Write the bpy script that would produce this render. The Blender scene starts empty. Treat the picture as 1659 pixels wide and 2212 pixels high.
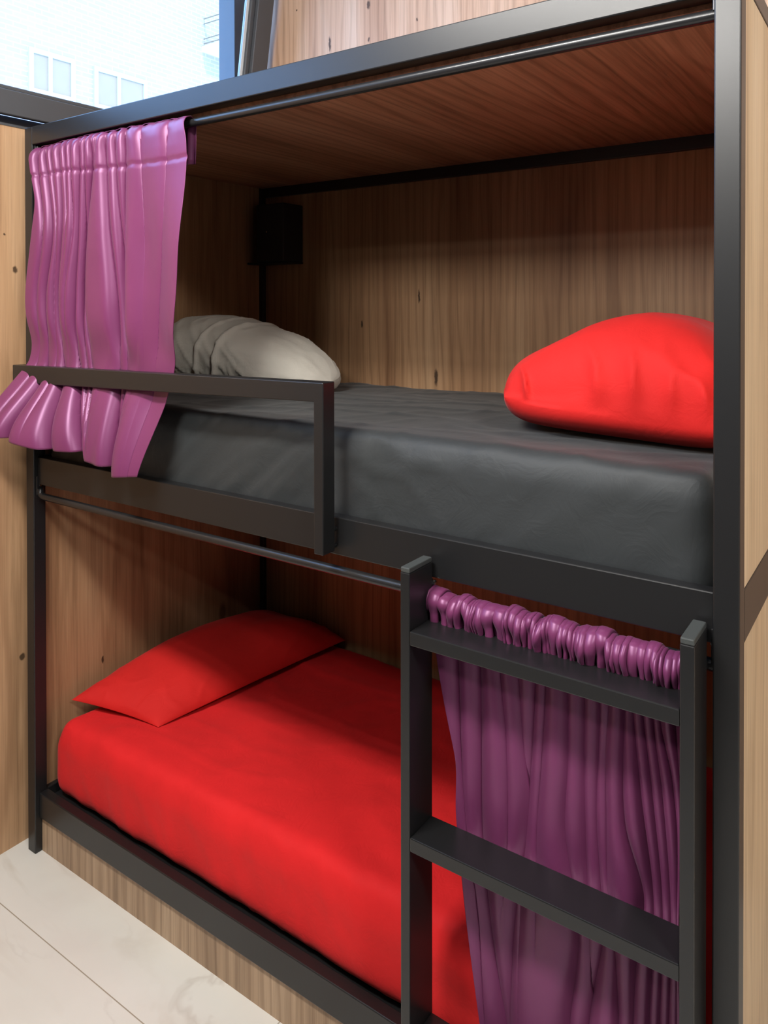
import bpy, bmesh, math, random
from mathutils import Vector, noise

S = bpy.context.scene
COL = S.collection

# ------------------------------------------------------------------ camera
PITCH, YAW, ROLL = -0.0083, 0.6086, -0.0012
F = Vector((-math.sin(YAW)*math.cos(PITCH), math.cos(YAW)*math.cos(PITCH), math.sin(PITCH)))
R = Vector((math.cos(YAW), math.sin(YAW), 0)); U = R.cross(F)
R2 = R*math.cos(ROLL)+U*math.sin(ROLL); U2 = -R*math.sin(ROLL)+U*math.cos(ROLL)
cd = bpy.data.cameras.new('camera'); cam = bpy.data.objects.new('camera', cd); COL.objects.link(cam)
from mathutils import Matrix
cam.matrix_world = Matrix(((R2.x, U2.x, -F.x, 2.2065), (R2.y, U2.y, -F.y, -1.2906), (R2.z, U2.z, -F.z, 1.68), (0, 0, 0, 1)))
cd.sensor_fit = 'VERTICAL'; cd.sensor_height = 36.0; cd.sensor_width = 27.0
cd.lens = 1642.37/2212*36.0
cd.shift_y = (676.7-1106)/2212
cd.clip_start = 0.02; cd.clip_end = 300
S.camera = cam

# ------------------------------------------------------------------ light
w = bpy.data.worlds.new('world'); S.world = w; w.use_nodes = True
bg = w.node_tree.nodes['Background']
bg.inputs[0].default_value = (0.27, 0.52, 1.0, 1); bg.inputs[1].default_value = 7.5
def light(name, kind, energy, loc, target, color=(1, 1, 1), size=(1, 1)):
    l = bpy.data.lights.new(name, kind); l.energy = energy; l.color = color
    if kind == 'AREA':
        l.shape = 'RECTANGLE'; l.size, l.size_y = size
    o = bpy.data.objects.new(name, l); COL.objects.link(o); o.location = loc
    o.rotation_euler = (Vector(target)-Vector(loc)).to_track_quat('-Z', 'Y').to_euler()
    return o
sun = light('sun', 'SUN', 2.1, (10, 5, 30), (-10, 9, 12), (1.0, 0.96, 0.9)); sun.data.angle = 0.02
WARM = (1.0, 0.97, 0.925)
light('ceiling_lamp_near', 'AREA', 72, (1.0, -1.3, 3.1), (1.0, -0.8, 0), WARM, (0.8, 0.25))
light('ceiling_lamp_far', 'AREA', 56, (1.4, -2.45, 3.0), (1.1, -0.6, 1.4), WARM, (0.8, 0.4))
light('ceiling_lamp_aisle', 'AREA', 48, (3.5, -1.35, 3.1), (2.6, -0.4, 0), WARM, (0.5, 0.3))
po = light('window_portal', 'AREA', 1, (-0.3, -0.3, 2.72), (3, -0.3, 2.72), (1, 1, 1), (2.7, 0.95)); po.data.cycles.is_portal = True
S.view_settings.view_transform = 'Standard'; S.view_settings.look = 'None'
S.view_settings.gamma = 1.0; S.view_settings.use_curve_mapping = False
S.view_settings.exposure = 0.0
try:
    S.cycles.use_denoising = True
    S.cycles.sample_clamp_indirect = 6.0
    S.cycles.max_bounces = 10; S.cycles.diffuse_bounces = 3
    S.cycles.caustics_reflective = False; S.cycles.caustics_refractive = False
except Exception:
    pass

# ------------------------------------------------------------------ materials
def new_mat(name):
    m = bpy.data.materials.new(name); m.use_nodes = True
    return m, m.node_tree.nodes, m.node_tree.links, m.node_tree.nodes['Principled BSDF']
def ramp(nd, stops):
    r = nd.new('ShaderNodeValToRGB'); e = r.color_ramp.elements
    while len(e) < len(stops): e.new(0.5)
    for el, (p, c) in zip(e, stops):
        el.position = p; el.color = (*c, 1)
    return r
def noise_n(nd, lk, vec, scale, detail=4, rough=0.55, dist=0.0):
    n = nd.new('ShaderNodeTexNoise'); n.inputs['Scale'].default_value = scale; n.inputs['Detail'].default_value = detail
    n.inputs['Roughness'].default_value = rough; n.inputs['Distortion'].default_value = dist
    lk.new(vec, n.inputs['Vector']); return n
def mapping(nd, lk, src, scale, loc=(0, 0, 0)):
    mp = nd.new('ShaderNodeMapping'); mp.inputs['Scale'].default_value = scale; mp.inputs['Location'].default_value = loc
    lk.new(src, mp.inputs['Vector']); return mp.outputs[0]
def mix(nd, lk, mode, fac, a, b):
    m = nd.new('ShaderNodeMix'); m.data_type = 'RGBA'; m.blend_type = mode
    for i, v in ((0, fac), (6, a), (7, b)):
        if hasattr(v, 'links'): lk.new(v, m.inputs[i])
        elif isinstance(v, tuple): m.inputs[i].default_value = (*v, 1)
        else: m.inputs[i].default_value = v
    return m.outputs[2]
def wood(name, dark, mid, light_, grain='z', knots=0.5, rough=0.5, loc=(0, 0, 0), contrast=0.5, spots=()):
    m, nd, lk, p = new_mat(name)
    tc = nd.new('ShaderNodeTexCoord').outputs['Object']
    def sc(a, b): return {'z': (a, a, b), 'y': (a, b, a), 'x': (b, a, a)}[grain]
    v1 = mapping(nd, lk, tc, sc(1.0, 0.10), loc)
    n1 = noise_n(nd, lk, v1, 7.0, 3, 0.5, 0.6)
    n2 = noise_n(nd, lk, mapping(nd, lk, tc, sc(1.0, 0.03), loc), 48.0, 5, 0.7, 0.4)
    n3 = noise_n(nd, lk, mapping(nd, lk, tc, sc(1.0, 0.012), loc), 260.0, 2, 0.6)
    # cathedral grain: distorted bands
    wv = nd.new('ShaderNodeTexWave'); wv.bands_direction = 'X' if grain != 'x' else 'Y'
    wv.inputs['Scale'].default_value = 9.0; wv.inputs['Distortion'].default_value = 9.0
    wv.inputs['Detail'].default_value = 3.0; wv.inputs['Detail Scale'].default_value = 1.2
    sx = {'z': (1.0, 1.0, 0.09), 'y': (1.0, 0.12, 1.0), 'x': (0.09, 1.0, 1.0)}[grain]
    lk.new(mapping(nd, lk, tc, sx, (0.3, 0.7, 0.2)), wv.inputs['Vector'])
    r1 = ramp(nd, [(0.28, dark), (0.5, mid), (0.72, light_)]); lk.new(n1.outputs[0], r1.inputs[0])
    g2 = ramp(nd, [(0.30, (0.50, 0.46, 0.42)), (0.46, (0.93, 0.92, 0.91)), (0.72, (1.1, 1.1, 1.1))]); lk.new(n2.outputs[0], g2.inputs[0])
    c = mix(nd, lk, 'MULTIPLY', contrast, r1.outputs[0], g2.outputs[0])
    gw = ramp(nd, [(0.0, (0.58, 0.52, 0.48)), (0.3, (0.95, 0.95, 0.95)), (1.0, (1.05, 1.05, 1.05))]); lk.new(wv.outputs[0], gw.inputs[0])
    c = mix(nd, lk, 'MULTIPLY', contrast*0.75, c, gw.outputs[0])
    g3 = ramp(nd, [(0.35, (0.8, 0.78, 0.76)), (0.6, (1.03, 1.03, 1.03))]); lk.new(n3.outputs[0], g3.inputs[0])
    c = mix(nd, lk, 'MULTIPLY', contrast, c, g3.outputs[0])
    if knots:
        vo = nd.new('ShaderNodeTexVoronoi'); vo.inputs['Scale'].default_value = 3.1
        lk.new(mapping(nd, lk, tc, sc(1.0, 0.5), (loc[0]+.37, loc[1]+.21, loc[2]+.4)), vo.inputs['Vector'])
        kr = ramp(nd, [(0.035, (1, 1, 1)), (0.075, (0, 0, 0))]); lk.new(vo.outputs['Distance'], kr.inputs[0])
        mu = nd.new('ShaderNodeMath'); mu.operation = 'MULTIPLY'; mu.inputs[1].default_value = knots
        lk.new(kr.outputs[0], mu.inputs[0])
        c = mix(nd, lk, 'MIX', mu.outputs[0], c, (dark[0]*0.25, dark[1]*0.22, dark[2]*0.2))
    if spots:                                                     # single knots at their own places in the boards
        wob = noise_n(nd, lk, tc, 60.0, 2)
        dv_ = nd.new('ShaderNodeVectorMath'); dv_.operation = 'SCALE'; dv_.inputs['Scale'].default_value = 0.010
        lk.new(wob.outputs[1], dv_.inputs[0])
        ad = nd.new('ShaderNodeVectorMath'); ad.operation = 'ADD'; lk.new(tc, ad.inputs[0]); lk.new(dv_.outputs[0], ad.inputs[1])
        for (kx, ky, kz, kr, kl) in spots:
            su = nd.new('ShaderNodeVectorMath'); su.operation = 'SUBTRACT'; su.inputs[1].default_value = (kx+.005, ky+.005, kz+.005); lk.new(ad.outputs[0], su.inputs[0])
            ml = nd.new('ShaderNodeVectorMath'); ml.operation = 'MULTIPLY'; ml.inputs[1].default_value = (1/kr, 1/kr, 1/(kr*kl)); lk.new(su.outputs[0], ml.inputs[0])
            ln = nd.new('ShaderNodeVectorMath'); ln.operation = 'LENGTH'; lk.new(ml.outputs[0], ln.inputs[0])
            rr = ramp(nd, [(0.55, (0.9, 0.9, 0.9)), (1.0, (0, 0, 0))]); lk.new(ln.outputs['Value'], rr.inputs[0])
            c = mix(nd, lk, 'MIX', rr.outputs[0], c, (dark[0]*0.12, dark[1]*0.11, dark[2]*0.1))
    lk.new(c, p.inputs['Base Color'])
    p.inputs['Roughness'].default_value = rough
    b = nd.new('ShaderNodeBump'); b.inputs['Strength'].default_value = 0.12; b.inputs['Distance'].default_value = 0.002
    lk.new(n2.outputs[0], b.inputs['Height']); lk.new(b.outputs[0], p.inputs['Normal'])
    return m
M = {}
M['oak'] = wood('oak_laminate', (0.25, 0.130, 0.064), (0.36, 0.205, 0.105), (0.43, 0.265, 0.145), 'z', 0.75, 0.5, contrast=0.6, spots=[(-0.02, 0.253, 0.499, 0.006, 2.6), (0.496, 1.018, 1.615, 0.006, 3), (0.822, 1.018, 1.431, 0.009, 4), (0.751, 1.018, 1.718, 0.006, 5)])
M['oak_y'] = wood('oak_laminate_canopy', (0.32, 0.140, 0.080), (0.45, 0.215, 0.125), (0.55, 0.29, 0.18), 'y', 0.0, 0.42, contrast=0.85)
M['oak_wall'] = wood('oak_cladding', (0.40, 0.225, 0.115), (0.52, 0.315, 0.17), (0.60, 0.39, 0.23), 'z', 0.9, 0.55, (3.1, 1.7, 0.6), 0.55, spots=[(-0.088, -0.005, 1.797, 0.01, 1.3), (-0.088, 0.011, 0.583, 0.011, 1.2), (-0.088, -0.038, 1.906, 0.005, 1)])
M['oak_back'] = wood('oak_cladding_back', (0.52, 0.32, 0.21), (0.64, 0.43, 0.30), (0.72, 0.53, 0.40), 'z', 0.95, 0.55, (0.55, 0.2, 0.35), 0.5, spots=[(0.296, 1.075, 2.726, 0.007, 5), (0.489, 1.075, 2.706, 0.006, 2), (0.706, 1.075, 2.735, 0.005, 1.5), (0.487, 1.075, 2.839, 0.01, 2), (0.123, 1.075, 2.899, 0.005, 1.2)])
M['oak_pale'] = wood('oak_end_panel', (0.60, 0.43, 0.26), (0.69, 0.52, 0.33), (0.76, 0.60, 0.41), 'z', 0.0, 0.5, (1.1, 0.4, 0), 0.5)
M['oak_plinth'] = wood('oak_plinth', (0.30, 0.20, 0.125), (0.40, 0.275, 0.175), (0.48, 0.345, 0.23), 'z', 0.0, 0.5, (0.2, 0, 0), 0.7)

def metal(name, col, rough, bump=0.05):
    m, nd, lk, p = new_mat(name)
    p.inputs['Base Color'].default_value = (*col, 1); p.inputs['Roughness'].default_value = rough
    p.inputs['Specular IOR Level'].default_value = 0.5
    tc = nd.new('ShaderNodeTexCoord').outputs['Object']
    n = noise_n(nd, lk, tc, 900.0, 2)
    b = nd.new('ShaderNodeBump'); b.inputs['Strength'].default_value = bump; b.inputs['Distance'].default_value = 0.001
    lk.new(n.outputs[0], b.inputs['Height']); lk.new(b.outputs[0], p.inputs['Normal'])
    return m
M['steel'] = metal('black_powder_coat', (0.011, 0.011, 0.0115), 0.34)
M['rod'] = metal('black_rod', (0.015, 0.015, 0.016), 0.27)
M['cap'] = metal('black_plastic', (0.045, 0.05, 0.048), 0.5, 0.3)
M['chrome'] = metal('bright_screw', (0.6, 0.6, 0.6), 0.2); M['chrome'].node_tree.nodes['Principled BSDF'].inputs['Metallic'].default_value = 1.0
M['dark_box'] = metal('black_box', (0.006, 0.006, 0.008), 0.6)
M['frame_grey'] = metal('grey_window_frame', (0.075, 0.08, 0.088), 0.42)
M['gasket'] = metal('white_gasket', (0.75, 0.8, 0.82), 0.5)
M['seal'] = metal('black_seal', (0.01, 0.01, 0.012), 0.6)

def plain(name, col, rough=0.6, var=0.0, scale=3.0):
    m, nd, lk, p = new_mat(name); p.inputs['Roughness'].default_value = rough
    tc = nd.new('ShaderNodeTexCoord').outputs['Object']
    n = noise_n(nd, lk, tc, scale, 4)
    r = ramp(nd, [(0.3, tuple(c*(1-var) for c in col)), (0.7, tuple(min(1, c*(1+var)) for c in col))])
    lk.new(n.outputs[0], r.inputs[0]); lk.new(r.outputs[0], p.inputs['Base Color'])
    return m
M['paint'] = plain('white_paint', (0.8, 0.8, 0.79), 0.7, 0.02)
M['blocker_grey'] = plain('light_blocker_grey', (0.07, 0.072, 0.075), 0.6, 0.05)  # for the added light blocker; dark so the steel rails reflect less
M['white_frame'] = plain('white_window_frame', (0.55, 0.55, 0.55), 0.5, 0.02)
M['ext_glass'] = plain('dim_window_pane', (0.33, 0.215, 0.125), 0.6, 0.03, 2.0)
M['ext_rail'] = plain('pale_green_railing', (0.25, 0.19, 0.11), 0.6, 0.03)
M['slab'] = plain('pale_concrete', (0.85, 0.85, 0.84), 0.8, 0.02)

def cloth(name, col, rough, sheen=0.0, spec=0.3, weave=1200.0, wb=0.1, wrinkle=0.0, wscale=14.0, aniso=0.0, wdist=0.006):
    m, nd, lk, p = new_mat(name)
    tc = nd.new('ShaderNodeTexCoord').outputs['Object']
    n0 = noise_n(nd, lk, tc, 6.0, 3)
    r = ramp(nd, [(0.3, tuple(c*0.93 for c in col)), (0.7, tuple(c*1.05 for c in col))])
    lk.new(n0.outputs[0], r.inputs[0]); lk.new(r.outputs[0], p.inputs['Base Color'])
    p.inputs['Roughness'].default_value = rough; p.inputs['Specular IOR Level'].default_value = spec
    p.inputs['Sheen Weight'].default_value = sheen; p.inputs['Sheen Roughness'].default_value = 0.4
    p.inputs['Anisotropic'].default_value = aniso
    n1 = noise_n(nd, lk, tc, weave, 1)
    b = nd.new('ShaderNodeBump'); b.inputs['Strength'].default_value = wb; b.inputs['Distance'].default_value = 0.0006
    lk.new(n1.outputs[0], b.inputs['Height'])
    if wrinkle:
        n2 = noise_n(nd, lk, mapping(nd, lk, tc, (1.0, 0.55, 1.0)), wscale, 5, 0.55, 1.2)
        a = nd.new('ShaderNodeMath'); a.operation = 'SUBTRACT'; a.inputs[1].default_value = 0.5; lk.new(n2.outputs[0], a.inputs[0])
        a2 = nd.new('ShaderNodeMath'); a2.operation = 'ABSOLUTE'; lk.new(a.outputs[0], a2.inputs[0])
        b2 = nd.new('ShaderNodeBump'); b2.inputs['Strength'].default_value = wrinkle; b2.inputs['Distance'].default_value = wdist
        b2.invert = True
        lk.new(a2.outputs[0], b2.inputs['Height']); lk.new(b.outputs[0], b2.inputs['Normal']); lk.new(b2.outputs[0], p.inputs['Normal'])
    else:
        lk.new(b.outputs[0], p.inputs['Normal'])
    return m
M['satin'] = cloth('purple_satin', (0.150, 0.030, 0.093), 0.38, 0.06, 0.6, 1500, 0.05)
M['satin'].node_tree.nodes['Principled BSDF'].inputs['Specular Tint'].default_value = (1.0, 0.62, 0.95, 1)
M['red'] = cloth('red_cotton', (0.66, 0.016, 0.018), 0.75, 0.05, 0.2, 1300, 0.15, 0.35, 22.0)
M['red_pillow'] = cloth('red_pillow_cotton', (0.58, 0.016, 0.014), 0.75, 0.05, 0.2, 1300, 0.15, 0.3, 18.0)
M['charcoal'] = cloth('charcoal_cotton', (0.026, 0.029, 0.030), 0.6, 0.15, 0.35, 1400, 0.1, 0.35, 13.0)
M['duvet'] = cloth('beige_cotton', (0.60, 0.57, 0.50), 0.8, 0.1, 0.2, 1300, 0.15, 0.35, 24.0)

# floor: large polished marble-look tiles with thin grout lines
def floor_mat():
    m, nd, lk, p = new_mat('marble_tile')
    tc = nd.new('ShaderNodeTexCoord').outputs['Object']
    big = noise_n(nd, lk, tc, 2.2, 4, 0.5)
    base = ramp(nd, [(0.35, (0.66, 0.63, 0.585)), (0.55, (0.71, 0.70, 0.65)), (0.75, (0.74, 0.735, 0.69))]); lk.new(big.outputs[0], base.inputs[0])
    c = base.outputs[0]
    for (scale, loc, wdt, col, st, strength) in ((1.3, (0.2, 3.1, 0), 0.030, (0.46, 0.40, 0.32), (0.75, 1.6, 1), 0.75), (2.6, (4.2, 1.3, 0), 0.018, (0.50, 0.46, 0.41), (0.6, 1.6, 1), 0.6)):
        mp = nd.new('ShaderNodeMapping'); mp.inputs['Scale'].default_value = st; mp.inputs['Location'].default_value = loc
        mp.inputs['Rotation'].default_value = (0, 0, 0.35); lk.new(tc, mp.inputs['Vector'])
        n = noise_n(nd, lk, mp.outputs[0], scale, 5, 0.55, 0.8)
        a = nd.new('ShaderNodeMath'); a.operation = 'SUBTRACT'; a.inputs[1].default_value = 0.5; lk.new(n.outputs[0], a.inputs[0])
        a2 = nd.new('ShaderNodeMath'); a2.operation = 'ABSOLUTE'; lk.new(a.outputs[0], a2.inputs[0])
        rr = ramp(nd, [(0.0, (1, 1, 1)), (wdt, (0, 0, 0))]); lk.new(a2.outputs[0], rr.inputs[0])
        fade = noise_n(nd, lk, mp.outputs[0], 1.1, 2)
        fr = ramp(nd, [(0.42, (0, 0, 0)), (0.62, (strength,)*3)]); lk.new(fade.outputs[0], fr.inputs[0])
        mu = nd.new('ShaderNodeMath'); mu.operation = 'MULTIPLY'; lk.new(rr.outputs[0], mu.inputs[0]); lk.new(fr.outputs[0], mu.inputs[1])
        c = mix(nd, lk, 'MIX', mu.outputs[0], c, col)
    sep = nd.new('ShaderNodeSeparateXYZ'); lk.new(tc, sep.inputs[0])
    lines = None
    for ax, period, off in ((1, 0.60, 0.163), (0, 1.20, 0.21)):
        ad = nd.new('ShaderNodeMath'); ad.operation = 'ADD'; ad.inputs[1].default_value = off; lk.new(sep.outputs[ax], ad.inputs[0])
        pp = nd.new('ShaderNodeMath'); pp.operation = 'PINGPONG'; pp.inputs[1].default_value = period/2; lk.new(ad.outputs[0], pp.inputs[0])
        lt = nd.new('ShaderNodeMath'); lt.operation = 'LESS_THAN'; lt.inputs[1].default_value = 0.0014; lk.new(pp.outputs[0], lt.inputs[0])
        if lines is None: lines = lt.outputs[0]
        else:
            mx = nd.new('ShaderNodeMath'); mx.operation = 'MAXIMUM'; lk.new(lines, mx.inputs[0]); lk.new(lt.outputs[0], mx.inputs[1]); lines = mx.outputs[0]
    c = mix(nd, lk, 'MIX', lines, c, (0.36, 0.32, 0.25))
    lk.new(c, p.inputs['Base Color']); p.inputs['Roughness'].default_value = 0.32; p.inputs['Specular IOR Level'].default_value = 0.4
    return m
M['floor'] = floor_mat()

def brick_mat():
    m, nd, lk, p = new_mat('pale_brick')
    tc = nd.new('ShaderNodeTexCoord').outputs['Object']
    mp = nd.new('ShaderNodeMapping'); mp.inputs['Rotation'].default_value = (0, math.radians(90), 0); lk.new(tc, mp.inputs['Vector'])
    sw = nd.new('ShaderNodeSeparateXYZ'); lk.new(tc, sw.inputs[0])
    cb = nd.new('ShaderNodeCombineXYZ'); lk.new(sw.outputs[1], cb.inputs[0]); lk.new(sw.outputs[2], cb.inputs[1])
    b = nd.new('ShaderNodeTexBrick'); lk.new(cb.outputs[0], b.inputs['Vector'])
    b.inputs['Scale'].default_value = 1.0; b.inputs['Brick Width'].default_value = 0.5; b.inputs['Row Height'].default_value = 0.17
    b.inputs['Mortar Size'].default_value = 0.02
    b.inputs['Color1'].default_value = (0.40, 0.29, 0.24, 1); b.inputs['Color2'].default_value = (0.37, 0.275, 0.23, 1); b.inputs['Mortar'].default_value = (0.5, 0.45, 0.4, 1)
    lk.new(b.outputs[0], p.inputs['Base Color']); p.inputs['Roughness'].default_value = 0.9
    return m
M['brick'] = brick_mat()

def glass_mat():
    m = bpy.data.materials.new('clear_glass'); m.use_nodes = True
    nd, lk = m.node_tree.nodes, m.node_tree.links; nd.clear()
    out = nd.new('ShaderNodeOutputMaterial'); mx = nd.new('ShaderNodeMixShader'); fr = nd.new('ShaderNodeFresnel'); fr.inputs[0].default_value = 1.25
    t = nd.new('ShaderNodeBsdfTransparent'); t.inputs[0].default_value = (0.97, 0.985, 0.99, 1)
    g = nd.new('ShaderNodeBsdfGlossy'); g.inputs['Roughness'].default_value = 0.02
    lk.new(fr.outputs[0], mx.inputs[0]); lk.new(t.outputs[0], mx.inputs[1]); lk.new(g.outputs[0], mx.inputs[2]); lk.new(mx.outputs[0], out.inputs[0])
    return m
M['glass'] = glass_mat()

# ------------------------------------------------------------------ helpers
def link_mesh(name, me, mat, parent=None, smooth=False):
    o = bpy.data.objects.new(name, me); COL.objects.link(o)
    if mat: me.materials.append(mat)
    if parent is not None: o.parent = parent
    if smooth:
        for p in me.polygons: p.use_smooth = True
    return o
def bm_obj(name, bm, mat, parent=None, smooth=False):
    bmesh.ops.recalc_face_normals(bm, faces=bm.faces)
    me = bpy.data.meshes.new(name); bm.to_mesh(me); bm.free()
    return link_mesh(name, me, mat, parent, smooth)
def add_box(bm, lo, hi, bev=0.0, seg=2):
    b = bmesh.new()
    bmesh.ops.create_cube(b, size=1.0)
    for v in b.verts:
        v.co = Vector([(lo[i]+hi[i])/2 + v.co[i]*(hi[i]-lo[i]) for i in range(3)])
    if bev: bmesh.ops.bevel(b, geom=list(b.edges), offset=bev, segments=seg, affect='EDGES', profile=0.5)
    me = bpy.data.meshes.new('tmp'); b.to_mesh(me); b.free(); bm.from_mesh(me); bpy.data.meshes.remove(me)
def box(name, lo, hi, mat, parent=None, bev=0.0, seg=2):
    bm = bmesh.new(); add_box(bm, lo, hi, bev, seg)
    return bm_obj(name, bm, mat, parent)
def add_cyl(bm, a, b, r, seg=20, caps=True):
    a, b = Vector(a), Vector(b); d = b-a
    q = d.to_track_quat('Z', 'Y').to_matrix().to_4x4(); q.translation = (a+b)/2
    bmesh.ops.create_cone(bm, cap_ends=caps, segments=seg, radius1=r, radius2=r, depth=d.length, matrix=q)
def tube_path(bm, pts, r, seg=16):
    pts = [Vector(p) for p in pts]; rings = []
    for i, p in enumerate(pts):
        d = (pts[min(i+1, len(pts)-1)]-pts[max(i-1, 0)]).normalized()
        up = Vector((0, 1, 0)); s = d.cross(up).normalized(); t = s.cross(d)
        rings.append([bm.verts.new(p+(s*math.cos(k/seg*2*math.pi)+t*math.sin(k/seg*2*math.pi))*r) for k in range(seg)])
    for i in range(len(rings)-1):
        for k in range(seg):
            bm.faces.new((rings[i][k], rings[i][(k+1) % seg], rings[i+1][(k+1) % seg], rings[i+1][k]))
    bm.faces.new(rings[0][::-1]); bm.faces.new(rings[-1])
def auto_smooth(o, deg=40):
    me = o.data
    for p in me.polygons: p.use_smooth = True
    try: me.set_sharp_from_angle(angle=math.radians(deg))
    except Exception: pass
def empty(name, loc=(0, 0, 0)):
    o = bpy.data.objects.new(name, None); o.empty_display_size = 0.1; COL.objects.link(o); o.location = loc
    return o
def child(o, parent):
    o.parent = parent; o.matrix_parent_inverse = Matrix.Translation(parent.location).inverted(); return o
def tag(o, label, cat, group=None):
    o['label'] = label; o['category'] = cat
    if group: o['group'] = group
    return o
def struct(o):
    o['kind'] = 'structure'; return o
def grid(name, P, nu, nv, mat, parent=None, closed_u=False, thick=0.0, flip=False):
    """P(i, j) -> co ; build a quad grid, optionally given a cloth thickness."""
    vs = [P(i, j) for j in range(nv) for i in range(nu)]
    fs = []
    for j in range(nv-1):
        for i in range(nu if closed_u else nu-1):
            a = j*nu+i; b = j*nu+(i+1) % nu
            f = (a, b, b+nu, a+nu); fs.append(f[::-1] if flip else f)
    me = bpy.data.meshes.new(name); me.from_pydata([tuple(v) for v in vs], [], fs); me.update()
    o = link_mesh(name, me, mat, parent, True)
    if thick:
        md = o.modifiers.new('thickness', 'SOLIDIFY'); md.thickness = thick; md.offset = 0
    return o
def fbm(x, y, z=0.0, oct_=4, lac=2.0, gain=0.5):
    s, a = 0.0, 1.0
    for k in range(oct_):
        s += a*noise.noise((x, y, z)); x *= lac; y *= lac; z = z*lac+7.3; a *= gain
    return s
def ridge(x, y, z=0.0, sharp=3.0):
    return (1.0-min(1.0, abs(noise.noise((x, y, z)))*1.9))**sharp
def smooth(a, b, x):
    t = max(0.0, min(1.0, (x-a)/(b-a))); return t*t*(3-2*t)
def interp(pts, x):
    if x <= pts[0][0]: return pts[0][1]
    for (x0, y0), (x1, y1) in zip(pts, pts[1:]):
        if x <= x1: return y0+(y1-y0)*(x-x0)/(x1-x0)
    return pts[-1][1]
def spl(pts, x):
    """smooth monotone-ish interpolation through pts (cubic Hermite)."""
    n = len(pts)
    if x <= pts[0][0]: return pts[0][1]
    if x >= pts[-1][0]: return pts[-1][1]
    for k in range(n-1):
        if x <= pts[k+1][0]:
            x0, y0 = pts[k]; x1, y1 = pts[k+1]; h = x1-x0; t = (x-x0)/h
            def sl(i):
                if i <= 0: return (pts[1][1]-pts[0][1])/(pts[1][0]-pts[0][0])
                if i >= n-1: return (pts[-1][1]-pts[-2][1])/(pts[-1][0]-pts[-2][0])
                return (pts[i+1][1]-pts[i-1][1])/(pts[i+1][0]-pts[i-1][0])
            m0, m1 = sl(k)*h, sl(k+1)*h
            return (2*t**3-3*t*t+1)*y0+(t**3-2*t*t+t)*m0+(-2*t**3+3*t*t)*y1+(t**3-t*t)*m1

# ------------------------------------------------------------------ room shell
WX, BY, RX, FY, CZ = -0.088, 1.075, 5.2, -3.6, 3.25     # left wall, back wall, right wall, wall behind the camera, ceiling
WY0, WY1, WZ0, WZ1 = -1.75, 1.045, 2.243, 3.17             # window opening in the left wall
struct(box('floor', (WX-0.12, FY-0.2, -0.08), (RX+0.2, BY+0.2, 0.0), M['floor']))
struct(box('ceiling', (WX-0.12, FY-0.2, CZ), (RX+0.2, BY+0.2, CZ+0.12), M['paint']))
bm = bmesh.new(); add_box(bm, (WX-0.12, FY-0.1, 0), (WX, BY, WZ0)); struct(bm_obj('wall_left', bm, M['oak_wall']))
bm = bmesh.new()
add_box(bm, (WX-0.12, FY-0.1, WZ0), (WX, WY0, WZ1)); add_box(bm, (WX-0.12, WY1, WZ0), (WX, BY, WZ1)); add_box(bm, (WX-0.12, FY-0.1, WZ1), (WX, BY, CZ))
struct(bm_obj('wall_left_upper', bm, M['paint']))
struct(box('wall_back', (WX-0.12, BY, 0), (RX, BY+0.15, 2.995), M['oak_back']))
struct(box('wall_back_upper', (WX-0.12, BY+0.01, 2.995), (RX, BY+0.15, CZ), M['paint']))
struct(box('wall_right', (RX, FY-0.1, 0), (RX+0.15, BY+0.15, CZ), M['paint']))
struct(box('wall_far', (WX-0.12, FY-0.15, 0), (RX, FY, CZ), M['paint']))
struct(box('light_blocker_wall', (WX, -1.95, 0), (3.3, -1.80, 2.47), M['blocker_grey']))      # unseen partition, added to keep the far lamp off the lower bunk

# window: fixed outer frame in the wall, sash tilted inward at the top
win = empty('window_1', (WX, 0, WZ0)); struct(win)
bm = bmesh.new()
fx0, fx1 = WX-0.125, WX-0.03
add_box(bm, (fx0, WY0, WZ0), (fx1, WY1, WZ0+0.035), 0.003); add_box(bm, (fx0, WY0, WZ1-0.06), (fx1, WY1, WZ1), 0.003)
add_box(bm, (fx0, WY0, WZ0), (fx1, WY0+0.06, WZ1), 0.003); add_box(bm, (fx0, WY1-0.085, WZ0), (fx1, WY1, WZ1), 0.003)
child(bm_obj('window_frame', bm, M['frame_grey']), win)
bm = bmesh.new(); add_box(bm, (WX-0.12, WY0, WZ0-0.003), (WX+0.002, WY1, WZ0+0.004)); child(bm_obj('sill_strip', bm, M['frame_grey']), win)
TILT = 0.145
hx, hz = WX-0.022, WZ0+0.033                                # hinge line of the sash
def tilted(name, boxes, mat, bev=0.003):
    bm = bmesh.new()
    for lo, hi in boxes: add_box(bm, lo, hi, bev)
    rot = Matrix.Rotation(TILT, 4, 'Y')
    for v in bm.verts: v.co = rot @ v.co + Vector((hx, 0, hz))
    return child(bm_obj(name, bm, mat), win)
SH, ST = 0.86, 0.05
y0s, y1s = WY0+0.03, WY1-0.012
tilted('sash_frame', [((0, y0s, 0), (ST, y1s, 0.074)), ((0, y0s, SH-0.07), (ST, y1s, SH)), ((0, y0s, 0), (ST, y0s+0.075, SH)), ((0, y1s-0.085, 0), (ST, y1s, SH))], M['frame_grey'])
tilted('glazing_bead', [((0.012, y0s+0.075, 0.074), (0.03, y1s-0.085, 0.088)), ((0.012, y1s-0.108, 0.07), (0.034, y1s-0.085, SH-0.07))], M['frame_grey'], 0.004)
tilted('window_seal', [((0.008, y1s-0.122, 0.08), (0.02, y1s-0.108, SH-0.08))], M['gasket'], 0.0)
tilted('window_pane', [((0.012, y0s+0.07, 0.07), (0.018, y1s-0.08, SH-0.065))], M['glass'], 0.0)

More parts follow.
